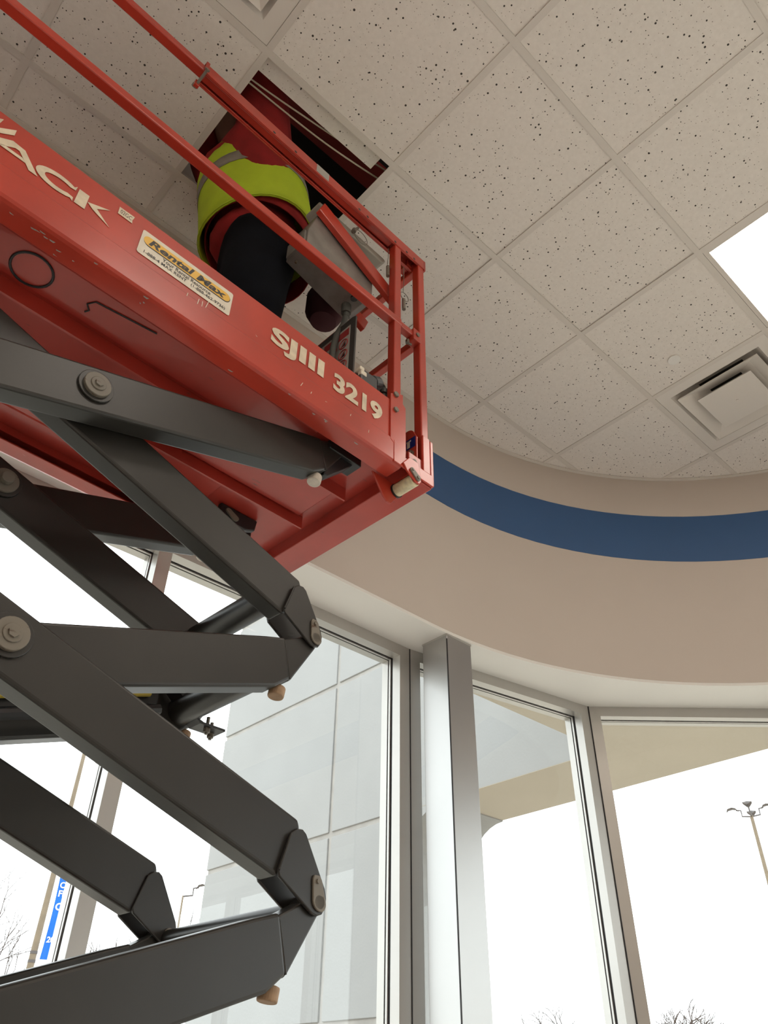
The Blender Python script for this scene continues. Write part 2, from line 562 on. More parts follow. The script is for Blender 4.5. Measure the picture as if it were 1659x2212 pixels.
# ---- air diffusers
def air_diffuser(x, y, label):
    r = empty('air_diffuser', (x, y, CZ)); tag(r, label, 'vent')
    h = S / 2 - .0135
    def frus(m, r0, z0, r1, z1, t=0.004):
        a = [(-r0, -r0, z0), (r0, -r0, z0), (r0, r0, z0), (-r0, r0, z0)]
        b = [(-r1, -r1, z1), (r1, -r1, z1), (r1, r1, z1), (-r1, r1, z1)]
        c = [(p[0], p[1], p[2] + t) for p in a]; d = [(p[0], p[1], p[2] + t) for p in b]
        vs = a + b + c + d
        fs = []
        for i in range(4):
            k = (i + 1) % 4
            fs += [(i, k, 4 + k, 4 + i), (8 + i, 12 + i, 12 + k, 8 + k), (i, 8 + i, 8 + k, k), (4 + i, 4 + k, 12 + k, 12 + i)]
        m.add(vs, fs)
    m = MB(); frus(m, h, .002, .236, .004); frus(m, .236, .004, .185, .075); frus(m, .185, .075, .12, .10)
    m.build('outer_cone', M['diff'], r)
    m = MB(); frus(m, .213, -.012, .155, .030); frus(m, .155, .030, .085, .060)
    m.build('middle_cone', M['diff'], r)
    m = MB(); m.box(-.142, .142, -.142, .142, -.018, -.014); frus(m, .142, -.016, .10, .02)
    core = m.build('centre_plate', M['diff'], r)
    m = MB(); m.cyl((0, 0, -.0182), (0, 0, -.021), .007, 14); m.build('screw_cap', M['diff'], core)
    m = MB(); m.box(-.13, .13, -.13, .13, .12, .13); m.build('duct_throat', M['dark'], r)
    return r
air_diffuser(4.5 * S, 0.5 * S, 'stepped square air diffuser in the ceiling near the curved wall')
air_diffuser(-0.5 * S, 0.5 * S, 'stepped square air diffuser cut off by the top edge, above the worker')
m = MB(); m.cyl((2.285, .388, CZ + .003), (2.285, .388, CZ - .004), .030, 28)
tag(m.build('sprinkler_cover', M['soffit'], bevel=.0015), 'small round flat white cap flush in a ceiling tile', 'cover')

# ---- above the ceiling
m = MB(); m.box(-.3, 1.5, .985, 1.005, 5.13, 5.29)
m.box(-.3, 1.5, .93, 1.06, 5.12, 5.132)
tag(m.build('steel_beam', M['joist']), 'dark red steel beam seen through the opening above the ceiling', 'beam')
def cable(name, pts, r, mat, label):
    m = MB()
    P = [Vector(p) for p in pts]
    path = []
    for i in range(len(P) - 1):
        p0 = P[max(i - 1, 0)]; p1 = P[i]; p2 = P[i + 1]; p3 = P[min(i + 2, len(P) - 1)]
        for k in range(8):
            t = k / 8
            path.append(0.5 * ((2 * p1) + (p2 - p0) * t + (2 * p0 - 5 * p1 + 4 * p2 - p3) * t * t + (3 * p1 - p0 - 3 * p2 + p3) * t ** 3))
    path.append(P[-1])
    m.tube(path, r, 8)
    return tag(m.build(name, mat, smooth=True), label, 'cable')
cable('cable', [(-.35, .62, 4.58), (.0, .69, 4.56), (.3, .70, 4.55), (.75, .64, 4.58)], .006, M['orange'], 'orange cable running above the ceiling opening')
cable('cable', [(-.35, .78, 4.53), (.0, .755, 4.50), (.3, .715, 4.49), (.8, .66, 4.53)], .0035, M['whitecable'], 'upper thin white cable sagging across the ceiling opening')
cable('cable', [(-.35, .79, 4.52), (.0, .765, 4.49), (.38, .735, 4.465), (.8, .70, 4.52)], .0035, M['whitecable'], 'lower thin white cable sagging across the ceiling opening')

# ------------------------------------------------------------------ windows
def window_bay(n, A, B, jl, jr):
    A = Vector(A); B = Vector(B)
    d = B - A; Lw = d.length
    r = empty('window_%d' % n, (A.x, A.y, 0), math.atan2(d.y, d.x)); tag(r, kind='structure')
    z0, z1 = 0.0, 3.145
    layers = [('alu', 0.0, .046, .0), ('gasket', .046, .060, -.004), ('alu', .060, .070, .001), ('gasket', .070, .078, -.003), ('alu', .078, .115, .0)]
    ma, mg = MB(), MB()
    for mat, y0, y1, ins in layers:
        m = ma if mat == 'alu' else mg
        hd = .051 + ins
        m.box(0, Lw, y0, y1, z1 - hd, z1 - .0005)
        m.box(0, Lw, y0, y1, z0, z0 + .10 + ins)
        m.box(0, jl + ins, y0, y1, z0 + .10 + ins, z1 - hd)
        m.box(Lw - jr - ins, Lw, y0, y1, z0 + .10 + ins, z1 - hd)
    ma.build('window_frame', M['alu'], r)
    mg.build('window_gasket', M['gasket'], r)
    g = MB(); g.box(jl - .006, Lw - jr + .006, .0635, .0665, .09, z1 - .045)
    g.build('glass_pane', M['glass'], r)
    return r
XS = [-4.29, -3.09, -1.89, -.69, .5085]
for i in range(4):
    window_bay(i + 1, (XS[i], 1.69), (XS[i + 1], 1.69), .026, .026)
window_bay(5, (.5085, 1.69), WIN[1], .026, .060)
window_bay(6, WIN[1], WIN[2], .055, .058)
window_bay(7, WIN[2], WIN[3], .056, .055)
window_bay(8, WIN[3], WIN[4], .055, .055)
for k in range(4):
    window_bay(9 + k, (3.93, -.35 - 1.28 * k), (3.93, -.35 - 1.28 * (k + 1)), .04, .04)
# the dark caulk lines where two frames meet at an angle
m = MB(); m.box(-.0022, .0022, -.0022, .02, 0.0, 3.144)
tag(m.build('trim_3', M['gasket'], loc=(1.735, 1.69, 0)), kind='structure')
m = MB(); m.box(-.003, .003, -.003, .02, 0.0, 3.144)
tag(m.build('trim_4', M['gasket'], loc=(2.817, 1.502, 0)), kind='structure')

column = empty('column', (1.825, 1.547, 0)); tag(column, 'square brushed aluminium column standing in front of the window corner', 'column')
m = MB(); m.box(-.077, .077, -.073, .073, 0, 3.144)
m.build('column_casing', M['aluclad'], column, bevel=.002)
m = MB(); m.box(-.0788, -.0745, -.0748, -.0705, 0.02, 3.12); m.build('corner_seam', M['gasket'], column)
m = MB(); m.box(-.079, .079, -.075, .075, 3.138, 3.1445); m.build('column_collar', M['alu'], column)

# ------------------------------------------------------------------ outside
m = MB(); m.box(-120, 160, -120, 160, -.4, -.15)
tag(m.build('ground', M['ground']), kind='structure')
canopy = MB(); canopy.prism(offset_poly(WIN, 0.23) + [(4.349, YB), (4.349, 2.40), (XL, 2.40)], 'z', 3.558, 3.75)
tag(canopy.build('roof_overhang', M['canopy']), 'beige stucco overhang outside above the curved windows', 'overhang')
wing = empty('panel_wall', (4.75, 5.8, -.15)); tag(wing, 'tall white panelled wall standing outside, with a square opening', 'wall')
def wl(x, y, z): return (x - 4.75, y - 5.8, z + .15)
YJ = 4.40
Yb = [YJ, 5.464, 7.614]
Zb = [-.15, .52, 2.048, 3.559, 5.086, 6.60, 8.1]
gap = .025
for a in range(2):
    for b in range(6):
        m = MB()
        x0, y0, z0 = wl(4.35, Yb[a] + (gap if a else 0), Zb[b] + (gap if b else 0)); x1, y1, z1 = wl(4.42, Yb[a + 1] - (gap if a == 0 else 0), Zb[b + 1] - gap)
        m.box(x0, x1, y0, y1, z0, z1); m.build('wall_panel', M['stucco'], wing, bevel=.004, seg=1)
for b in range(3, 6):
    m = MB(); x0, y0, z0 = wl(4.35, -7.0, Zb[b] + (gap if b > 3 else .001)); x1, y1, z1 = wl(4.42, YJ, Zb[b + 1] - gap)
    m.box(x0, x1, y0, y1, z0, z1); m.build('wall_panel', M['stucco'], wing, bevel=.004, seg=1)
m = MB(); x0, y0, z0 = wl(4.366, YJ + .005, -.15); x1, y1, z1 = wl(5.14, 7.60, 8.1); m.box(x0, x1, y0, y1, z0, z1); m.build('wall_core', M['joint'], wing)
m = MB(); x0, y0, z0 = wl(4.352, YJ - .001, -.14); x1, y1, z1 = wl(5.138, YJ + .004, 3.56); m.box(x0, x1, y0, y1, z0, z1); m.build('opening_jamb', M['stucco'], wing)
m = MB(); x0, y0, z0 = wl(4.366, -7.0, 3.585); x1, y1, z1 = wl(5.14, YJ + .005, 8.1); m.box(x0, x1, y0, y1, z0, z1); m.build('lintel_core', M['stucco'], wing)
m = MB(); x0, y0, z0 = wl(4.351, -7.0, 3.5595); x1, y1, z1 = wl(5.139, YJ, 3.584); m.box(x0, x1, y0, y1, z0, z1); m.build('lintel_soffit', M['canopy'], wing)
# curved haunch where the lintel meets the solid wall
hp = [(YJ, 3.559), (4.0, 3.559)] + [(YJ - .40 * (1 - math.sin(t * PI / 16)) * 1.0, 3.559 - .40 * (1 - math.cos(t * PI / 16)) - .01) for t in range(0, 9)]
m = MB(); m.prism([(y - 5.8, z + .15) for y, z in hp], 'x', 4.352 - 4.75, 5.138 - 4.75); m.build('corner_haunch', M['stucco'], wing)

# street lamps
def light_pole(x, y, zt, r0, r1, heads, label, hs=1.0):
    r = empty('light_pole', (x, y, -.15)); tag(r, label, 'street lamp')
    H = zt + .15
    m = MB(); m.cyl((0, 0, 0), (0, 0, H), r0, 14, r1); m.build('pole', M['pole'], r, smooth=True)
    for a in heads:
        ca, sa = math.cos(a), math.sin(a)
        def q(t, z, s=0.0): return (ca * t * hs - sa * s * hs, sa * t * hs + ca * s * hs, H + z * hs)
        m = MB(); m.tube([q(0, -.05), q(.62, .02), q(.62, .45), q(.95, .50)], .055 * hs, 6)
        arm = m.build('lamp_arm', M['polegrey'], r)
        m = MB()
        ring = []
        for t, z, wv in ((.80, .42, .10), (.95, .60, .30), (1.2, .66, .34), (1.5, .60, .30), (1.62, .45, .12)):
            ring.append([q(t, z, -wv), q(t, z + .05, 0), q(t, z, wv), q(t, z - .05, 0)])
        m.loft(ring)
        m.build('lamp_head', M['polegrey'], arm)
    return r
light_pole(36.39, 14.99, 12.35, .13, .075, [math.radians(a) for a in (20, 110, 200, 290)], 'tall street lamp with four curved heads outside at the right edge', .62)
light_pole(28.83, 51.8, 13.0, .12, .06, [math.radians(-40)], 'distant single headed street lamp between the lift arms', 1.05)
bp = empty('banner_pole', (5.27, 14.39, -.15)); tag(bp, 'tan pole with clamp rings outside on the left, carrying the blue banner', 'pole')
m = MB(); m.cyl((0, 0, 0), (0, 0, 9.5), .078, 18, .022); m.build('pole', M['pole'], bp, smooth=True)
for z in (3.52, 3.65, 4.93, 5.06):
    m = MB(); m.cyl((0, 0, z), (0, 0, z + .045), .078 - .0045 * z, 18); m.build('clamp_ring', M['polegrey'], bp)
bn = empty('banner', (5.27, 14.39, 3.3)); tag(bn, 'blue cloth banner with white letters on the tan pole', 'banner')
for z in (.12, 1.52):
    m = MB(); m.tube([(.075, -.029, z), (.49, -.19, z)], .010, 8); m.build('banner_arm', M['bannerw'], bn)
bd = Vector((.93, -.365, 0)).normalized()
m = MB(); rows = 16; cols = 6
bv, bf = [], []
def ban(s, t):
    e = .115 + .018 * math.sin(t * 3.1) ; wv = .012 * math.sin(t * 9 + s * 5)
    p = bd * (e + s * .42) + Vector((.365, .93, 0)) * wv
    return (p.x, p.y, 0.12 + t * 1.40)
for i in range(rows + 1):
    for k in range(cols + 1):
        bv.append(ban(k / cols, i / rows))
for i in range(rows):
    for k in range(cols):
        a = i * (cols + 1) + k
        bf.append((a, a + 1, a + cols + 2, a + cols + 1))
m.add(bv, bf)
cloth = m.build('banner_cloth', M['banner'], bn)
sd = cloth.modifiers.new('thick', 'SOLIDIFY'); sd.thickness = .004
for txt, t, sz in (('CO', .80, .13), ('FI', .70, .14), ('O', .545, .16), ('20', .19, .12)):
    o = text_mesh(txt, sz, 'banner_lettering', M['bannerw'], bn, bold=.03)
    for v in o.data.vertices:
        p = Vector(ban(min(1, .06 + v.co.x / .42), t + v.co.y / 1.4)) - Vector((.365, .93, 0)) * .008
        v.co = p

def bare_tree(x, y, h, seed, label, spread=1.0, depth=6, trunk=.16):
    rnd = random.Random(seed)
    m = MB()
    def grow(p, d, ln, r, k):
        n = 3
        pts = [p]; q = p; dd = d
        for i in range(n):
            dd = (dd + Vector((rnd.uniform(-.16, .16), rnd.uniform(-.16, .16), rnd.uniform(-.04, .12)))).normalized()
            q = q + dd * ln / n; pts.append(q)
        m.tube(pts, [r * (1 - .4 * i / n) for i in range(n + 1)], 5 if k > 3 else 3)
        if k <= 0: return
        for c in range(rnd.choice((2, 3, 3))):
            a = rnd.uniform(.3, .75) * spread
            ax = dd.orthogonal().normalized()
            ax.rotate(Matrix.Rotation(rnd.uniform(0, 2 * PI), 3, dd))
            nd = dd.copy(); nd.rotate(Matrix.Rotation(a, 3, ax))
            nd = (nd + Vector((0, 0, .12))).normalized()
            grow(pts[-1] if c else pts[-2], nd, ln * rnd.uniform(.62, .85), r * .58, k - 1)
    grow(Vector((0, 0, 0)), Vector((0, 0, 1)), h * .30, trunk, depth)
    o = m.build('bare_tree', M['bark'], loc=(x, y, -.15))
    tag(o, label, 'tree')
    return o
bare_tree(6.3, 21.0, 6.4, 5, 'leafless tree outside behind the banner pole', 1.0, 6, .13)
bare_tree(48.3, 34.4, 8.4, 11, 'distant leafless tree at the bottom, left of the angled window post', 1.2, 6, .38)
bare_tree(51.4, 29.9, 8.2, 23, 'distant leafless tree at the bottom, right of the angled window post', 1.2, 6, .38)
bare_tree(26.5, 53.0, 13.2, 31, 'very distant leafless tree behind the lowest lift arms', 1.0, 5, .35)

# ------------------------------------------------------------------ the scissor lift (its own axes: x along, y across, z up)
LX, LY, LR = -.16292, .99431, math.radians(2.3)
lift = empty('scissor_lift', (LX, LY, 0), LR)
tag(lift, 'red and dark grey scissor lift with its platform raised to the ceiling', 'scissor lift')

# ---- scissor arms
HX, HZ = .697, .2957                 # half spread of the end pins of one arm
TAN = .338
def arm_profile():
    """Falling arm: high end on the left (lug), low end on the right (fork). Tube outline in (x, z)."""
    h = .0630
    return [(-.640, .1716), (-.614, .2682), (-.56, .56 * TAN + h), (.640, -.640 * TAN + h), (.647, -.170), (.600, -.2655), (.59, -.59 * TAN - h), (-.60, .60 * TAN - h)]
GUSSET = [(-.050, .124), (-.040, .117), (.016, .026), (.021, .010), (.020, -.006), (.012, -.019), (-.001, -.024), (-.014, -.021), (-.098, .030), (-.102, .040), (-.078, .112), (-.064, .123)]
LUG = [(-.086, -.033), (-.026, -.001), (-.016, .012), (0, .018), (.014, .012), (.018, -.004), (.010, -.022), (-.052, -.122), (-.060, -.130), (-.078, -.128)]
def mirror(poly): return [(-x, z) for x, z in poly]
def shift(poly, dx, dz): return [(x + dx, z + dz) for x, z in poly]

def make_arm(y0, y1, zc, falling, face, outer_arm, padded=True):
    """face: -1 if the outside of this arm looks to -y, +1 otherwise"""
    s = 1 if falling else -1
    r = None
    prof = arm_profile()
    if not falling: prof = mirror(prof)
    m = MB(); m.prism(prof, 'y', y0, y1)
    r = m.build('scissor_arm', M['grey'], lift, bevel=.007, seg=3, loc=(0, 0, zc))
    # fork plates at the low end
    gp = shift(GUSSET, HX, -HZ)
    if not falling: gp = mirror(gp)
    for (a, b) in ((y0 - .007, y0 + .001), (y1 - .001, y1 + .007)):
        m = MB(); m.prism(gp, 'y', a, b); m.build('fork_plate', M['grey'], r, bevel=.0025, seg=2)
    # lug at the high end (solid block with rounded nose)
    lg = shift(mirror(LUG), -HX, HZ)
    if not falling: lg = mirror(lg)
    m = MB(); m.prism(lg, 'y', y0 + .004, y1 - .004); m.build('lug', M['grey'], r, bevel=.004)
    # weld beads
    yy = y0 - .0075 if face < 0 else y1 + .0075
    m = MB(); m.tube([(s * (HX - .079), yy, -HZ + .110), (s * (HX - .090), yy, -HZ + .075), (s * (HX - .101), yy, -HZ + .041)], .0028, 6)
    m.build('weld_bead', M['grey'], r, smooth=True)
    yy = y0 + .0035 if face < 0 else y1 - .0035
    m = MB(); m.tube([(-s * (HX - .083), yy, HZ - .038), (-s * (HX - .070), yy, HZ - .08), (-s * (HX - .057), yy, HZ - .124)], .0028, 6)
    m.build('weld_bead', M['grey'], r, smooth=True)
    # pin with its keeper plate at the low end, on the outside face
    yo = y0 - .007 if face < 0 else y1 + .007
    px, pz = s * HX, -HZ
    m = MB(); m.cyl((px, y0 - .012, pz), (px, y1 + .012, pz), .012, 20); m.build('pin', M['bolt'], r, smooth=True)
    m = MB()
    k = [(.017 * math.cos(a), .017 * math.sin(a)) for a in [math.radians(t) for t in range(-180, 1, 20)]] + [(.012, .04), (.007, .047), (-.006, .047), (-.011, .04)]
    k = [(px + s * (x * .96 + z * .22 * -1), pz + z * .98) for x, z in k]
    m.prism(k, 'y', *sorted((yo, yo + face * .005))); m.build('keeper_plate', M['bolt'], r, bevel=.0015)
    m = MB(); m.cyl((px - s * .008, yo, pz + .035), (px - s * .008, yo + face * .009, pz + .035), .0045, 8); m.build('keeper_bolt', M['bolt'], r)
    # rubber stop under the high end
    if padded:
        bx = -s * .626; bz = .626 * TAN - .063
        for sg in (1,):
            m = MB(); m.cyl((sg * bx, (y0 + y1) / 2, bz + .006), (sg * bx + s * .004, (y0 + y1) / 2, bz - .019), .019, 24)
            m.build('bumper_pad', M['pad'] if zc > 2.5 else M['padbrown'], r, bevel=.003)
    # centre pivot
    if outer_arm:
        yf = y0 if face < 0 else y1
        for (rad, dep, mt) in ((.040, .006, 'grey'), (.030, .014, 'bolt'), (.017, .017, 'bolt')):
            m = MB(); m.cyl((0, yf - face * .01, .004), (0, yf + face * dep, .004), rad, 26); m.build('pivot_washer', M[mt], r, bevel=.0015)
        m = MB(); m.cyl((0, yf, .004), (0, yf + face * .021, .004), .0095, 6); m.build('pivot_bolt', M['bolt'], r)
    else:
        yf = y1 if face < 0 else y0      # the side seen from inside
        f2 = -face
        for (rad, dep, mt) in ((.043, .006, 'grey'), (.033, .013, 'bolt')):
            m = MB(); m.cyl((0, yf - f2 * .01, .004), (0, yf + f2 * dep, .004), rad, 26); m.build('pivot_washer', M[mt], r, bevel=.0015)
        m = MB(); m.cyl((0, yf, .006), (0, yf + f2 * .028, .006), .016, 20); m.build('pivot_bolt', M['bolt'], r, bevel=.002)
    return r

CEN = [2.700, 2.1085, 1.517, .9255]
for i, zc in enumerate(CEN):
    outer_falls = (i % 2 == 1)
    make_arm(-.288, -.2325, zc, outer_falls, -1, True)
    make_arm(-.2186, -.163, zc, not outer_falls, -1, False)
    make_arm(.2325, .288, zc, outer_falls, 1, True)
    make_arm(.163, .2186, zc, not outer_falls, 1, False)
    # round tubes tying the two inner arms
    s = 1 if not outer_falls else -1
    for x, z in ((.602 * s, -.19), (-.589 * s, .1885)):
        m = MB(); m.cyl((x, -.164, zc + z), (x, .164, zc + z), .036, 28); m.build('cross_tube', M['black'] if False else M['grey'], lift, smooth=True)
# knuckle shafts between the outer arms
for z, sx in ((1.805, 1), (2.405, -1), (1.222, -1), (.63, 1)):
    m = MB(); m.cyl((sx * .697, -.24, z), (sx * .697, .24, z), .0165, 20); m.build('knuckle_shaft', M['grey'], lift, smooth=True)
for z, sx in ((2.405, 1), (1.813, -1), (1.222, 1), (.63, -1)):
    for y in (-.19, .19):
        m = MB(); m.cyl((sx * .697, y - .03, z), (sx * .697, y + .03, z), .0122, 16); m.build('knuckle_shaft', M['bolt'], lift, smooth=True)
# clamp with two bolts on the lower tie tube, cable tray and hoses along the far arms
clamp = MB(); clamp.prism([(.52, 2.335), (.545, 2.345), (.60, 2.27), (.625, 2.262), (.69, 2.262), (.69, 2.256), (.615, 2.256), (.55, 2.31)], 'y', .100, .150)
cl = clamp.build('tube_clamp', M['black'], lift)
for bx, by in ((.645, .115), (.672, .138)):
    m = MB(); m.cyl((bx, by, 2.285), (bx, by, 2.240), .0045, 8); m.cyl((bx, by, 2.256), (bx, by, 2.245), .009, 6); m.build('clamp_bolt', M['bolt'], cl)
def along_rising(x): return 2.1085 + TAN * x
m = MB(); m.prism([(-.62, along_rising(-.62) + .05), (.50, along_rising(.50) + .05), (.50, along_rising(.50) - .005), (-.62, along_rising(-.62) - .005)], 'y', .118, .160)
m.build('cable_tray', M['black'], lift, bevel=.004)
m = MB(); m.tube([(-.6, .108, along_rising(-.6) + .022), (0, .106, along_rising(0) + .022), (.47, .110, along_rising(.47) + .024)], .0085, 8); m.build('yellow_hose', M['hose'], lift, smooth=True)
m = MB(); m.tube([(-.6, .105, along_rising(-.6) - .022), (0, .104, along_rising(0) - .024), (.5, .105, along_rising(.5) - .02)], .013, 8); m.build('black_hose', M['black'], lift, smooth=True)
m = MB(); m.cyl((-.50, 0, .62), (.10, 0, 1.02), .045, 24); m.build('lift_cylinder', M['black'], lift, smooth=True)
m = MB(); m.cyl((.10, 0, 1.02), (.40, 0, 1.22), .026, 24); m.build('cylinder_rod', M['zinc'], lift, smooth=True)

# ---- base
m = MB(); m.box(-.86, .86, -.33, .33, .16, .56); m.box(-.90, .90, -.36, .36, .18, .30)
base = m.build('chassis', M['red'], lift, bevel=.012)
for sx in (-1, 1):
    for sy in (-1, 1):
        m = MB(); m.cyl((sx * .62, sy * .30, .16), (sx * .62, sy * .40, .16), .16, 32)
        wh = m.build('wheel', M['rubber'], lift, bevel=.012)
        m = MB(); m.cyl((sx * .62, sy * .39, .16), (sx * .62, sy * .412, .16), .075, 20); m.build('wheel_hub', M['pad'], wh, bevel=.004)
for sx in (-1, 1):
    m = MB(); m.box(sx * .697 - .05, sx * .697 + .05, -.30, .30, .55, .66); m.build('arm_bracket', M['grey'], lift, bevel=.006)

# ---- platform
XE, X0 = .967, -.84
def side_panel(sg):
    prof = [(-.380, 3.180), (-.380, 3.032), (-.3845, 3.028), (-.3845, 2.951), (-.380, 2.9445), (-.372, 2.942), (-.321, 2.942), (-.321, 2.946), (-.376, 2.947), (-.377, 3.180)]
    prof = [(-.380 + .0, 3.184)] + prof[1:-1] + [(-.370, 3.184)]
    prof = [(y if sg < 0 else -y, z) for y, z in prof]
    m = MB(); m.prism(prof, 'x', X0, .836)
    return m.build('side_panel', M['red'], lift, bevel=.0012, seg=1)
near_side = side_panel(-1); far_side = side_panel(1)
m = MB(); m.box(X0, XE - .02, -.372, .372, 2.988, 3.0); m.build('deck', M['red_dirty'], lift)
# guide webs and floor pans under the deck
for y0, y1, z0 in ((-.1565, -.1505, 2.9415), (.045, .051, 2.9415), (-.3205, -.3165, 2.965), (.3165, .3205, 2.965)):
    m = MB(); m.box(X0, .826, y0, y1, z0, 2.989); m.build('guide_rail', M['red_dirty'], lift)
m = MB(); m.prism([(-.150, 2.984), (-.135, 2.970), (.03, 2.970), (.044, 2.984)], 'x', X0, .80); m.build('deck_pan', M['red_dirty'], lift, bevel=.003)
m = MB(); m.prism([(.054, 2.985), (.075, 2.976), (.22, 2.976), (.24, 2.985)], 'x', X0, .55); m.build('deck_pan', M['red_dirty'], lift, bevel=.003)
m = MB(); m.prism([(-.30, 2.986), (-.285, 2.981), (-.175, 2.981), (-.160, 2.986)], 'x', X0, .60); m.build('deck_pan', M['red_dirty'], lift, bevel=.003)
m = MB(); m.torus((-.195, -.226, 2.9795), .046, .0032, 30, 6); m.build('weld_ring', M['black'], lift)
m = MB(); m.tube([(-.055, -.205, 2.979), (-.05, -.215, 2.979), (-.062, -.23, 2.979), (-.05, -.25, 2.979), (.10, -.27, 2.979)], .0022, 5); m.build('weld_seam', M['black'], lift)
# end beam and end toe board
m = MB(); m.box(.869, XE, -.378, .378, 2.9415, 3.03); m.build('end_beam', M['red_dirty'], lift, bevel=.003)
m = MB(); m.box(.951, .957, -.376, .376, 3.02, 3.175); m.build('end_toe_board', M['red'], lift)
# front corner plates on the near side
m = MB(); m.prism([(.800, 3.026), (.838, 3.005), (.848, 2.998), (.848, 2.985), (.868, 2.985), (.966, 2.985), (.966, 2.944), (.80, 2.944)], 'y', -.3865, -.380); m.build('corner_plate', M['red'], lift, bevel=.002)
m = MB(); m.prism([(.832, 2.955), (.846, 2.935), (.880, 2.912), (.898, 2.912), (.906, 2.924), (.902, 2.955), (.896, 2.99), (.858, 2.99)], 'y', -.3925, -.3865)
rb = m.build('roller_bracket', M['red'], lift, bevel=.002)
m = MB(); m.prism([(.790, 2.948), (.835, 2.88), (.85, 2.868), (.865, 2.868), (.90, 2.92), (.90, 2.948)], 'y', -.310, -.304); m.build('roller_bracket', M['red'], lift, bevel=.002)
m = MB(); m.cyl((.886, -.386, 2.926), (.886, -.312, 2.926), .0195, 28); m.build('guide_roller', M['roller'], lift, bevel=.002, smooth=False)
m = MB(); m.cyl((.886, -.315, 2.926), (.886, -.309, 2.926), .0225, 28); m.build('roller_washer', M['black'], lift)
pl = [(.0105 * math.cos(a), .0105 * math.sin(a)) for a in [math.radians(t) for t in range(-130, 51, 20)]] + [(-.022 + .0085 * math.cos(a), .0165 + .0085 * math.sin(a)) for a in [math.radians(t) for t in range(50, 231, 20)]]
m = MB(); m.prism([(.888 + x, 2.928 + z) for x, z in pl], 'y', -.3975, -.3925); m.build('roller_keeper', M['bolt'], rb, bevel=.001)
m = MB(); m.cyl((.888, -.3975, 2.928), (.888, -.401, 2.928), .0055, 12); m.cyl((.866, -.3975, 2.9445), (.866, -.4, 2.9445), .0035, 8); m.build('roller_bolt', M['bolt'], rb)
m = MB(); m.cyl((.884, -.3865, 2.992), (.884, -.3885, 2.992), .009, 18); m.build('plate_rivet', M['bolt'], lift)
# sliding blocks at the top of the outer arms
for sg in (-1, 1):
    m = MB(); m.box(.645, .765, sg * .26 - .03, sg * .26 + .03, 2.955, 2.986); m.prism([(.640, 2.965), (.640, 2.86), (.655, 2.862), (.735, 2.945), (.765, 2.986), (.66, 2.986)], 'y', sg * .26 - .018, sg * .26 + .018)
    m.build('slide_block', M['black'], lift, bevel=.003)
m = MB(); m.prism([(.600, 2.985), (.600, 2.945), (.64, 2.930), (.70, 2.930), (.735, 2.945), (.74, 2.985)], 'y', .165, .185); kb = m.build('slide_bracket', M['black'], lift, bevel=.004)
m = MB(); m.prism([(.655 + x * 1.2, 2.95 + z * .9) for x, z in pl], 'y', .159, .165); m.build('keeper_plate', M['bolt'], kb)

# posts and rails
T = .032
def post(x0, y0, z0, z1, name='guard_post'):
    m = MB(); m.box(x0, x0 + .031, y0, y0 + T, z0, z1); return m.build(name, M['red'], lift, bevel=.004)
def railx(x0, x1, y0, z0, z1, name, t=T):
    m = MB(); m.box(x0, x1, y0, y0 + t, z0, z1); return m.build(name, M['red'], lift, bevel=.004)
pA = post(.804, -.380, 3.0, 4.006)
post(.804, .348, 3.0, 4.006)
for y in (-.380, .348):
    post(X0 + .02, y, 3.0, 4.006); post(-.06 if False else X0 + .03, y, 3.0, 3.2)
pB = post(.925, -.380, 2.98, 4.03); post(.925, .348, 2.98, 4.03)
mid = railx(X0, .838, -.381, 3.568, 3.600, 'mid_rail'); railx(X0, .838, .349, 3.568, 3.600, 'mid_rail')
railx(.838, .905, -.377, 3.571, 3.597, 'rail_stub', .026)
m = MB(); m.box(.893, .930, -.383, -.346, 3.553, 3.607); br = m.build('rail_socket', M['red'], lift, bevel=.003)
m = MB(); m.cyl((.912, -.384, 3.582), (.912, -.387, 3.582), .008, 16); m.build('socket_bolt', M['bolt'], br)
m = MB(); m.cyl((.886, -.36, 3.552), (.886, -.36, 3.538), .007, 10); m.tube([(.886, -.36, 3.54), (.898, -.365, 3.535), (.904, -.36, 3.548)], .0035, 6); m.build('socket_pin', M['bolt'], br)
railx(X0, -.02, -.381, 4.005, 4.035, 'top_rail'); railx(X0, .955, .349, 4.005, 4.035, 'top_rail')
# folded sleeve of the sliding top rail, open below
m = MB(); m.box(-.022, .955, -.3835, -.3795, 3.996, 4.046); m.box(-.022, .955, -.3795, -.336, 4.042, 4.046); m.box(-.022, .955, -.340, -.336, 3.992, 4.042); m.box(-.022, .955, -.3795, -.374, 3.996, 4.0); m.box(-.022, .955, -.347, -.340, 3.992, 3.996)
slv = m.build('rail_sleeve', M['red'], lift, bevel=.0012, seg=1)
railx(-.02, .80, -.372, 4.006, 4.036, 'inner_rail', .026)
m = MB()
for hx in (.24, .33, .62, .66, .80, .86, .90):
    m.cyl((hx, -.3838, 4.004), (hx, -.3842, 4.004), .0055, 12)
hol = m.build('sleeve_hole', M['ink'], slv); tag(hol, kind='stuff')
m = MB(); m.box(.42, .475, -.3842, -.3836, 4.003, 4.046); m.build('worn_label', M['signgrey'], slv)['label'] = 'torn pale label on the rail'
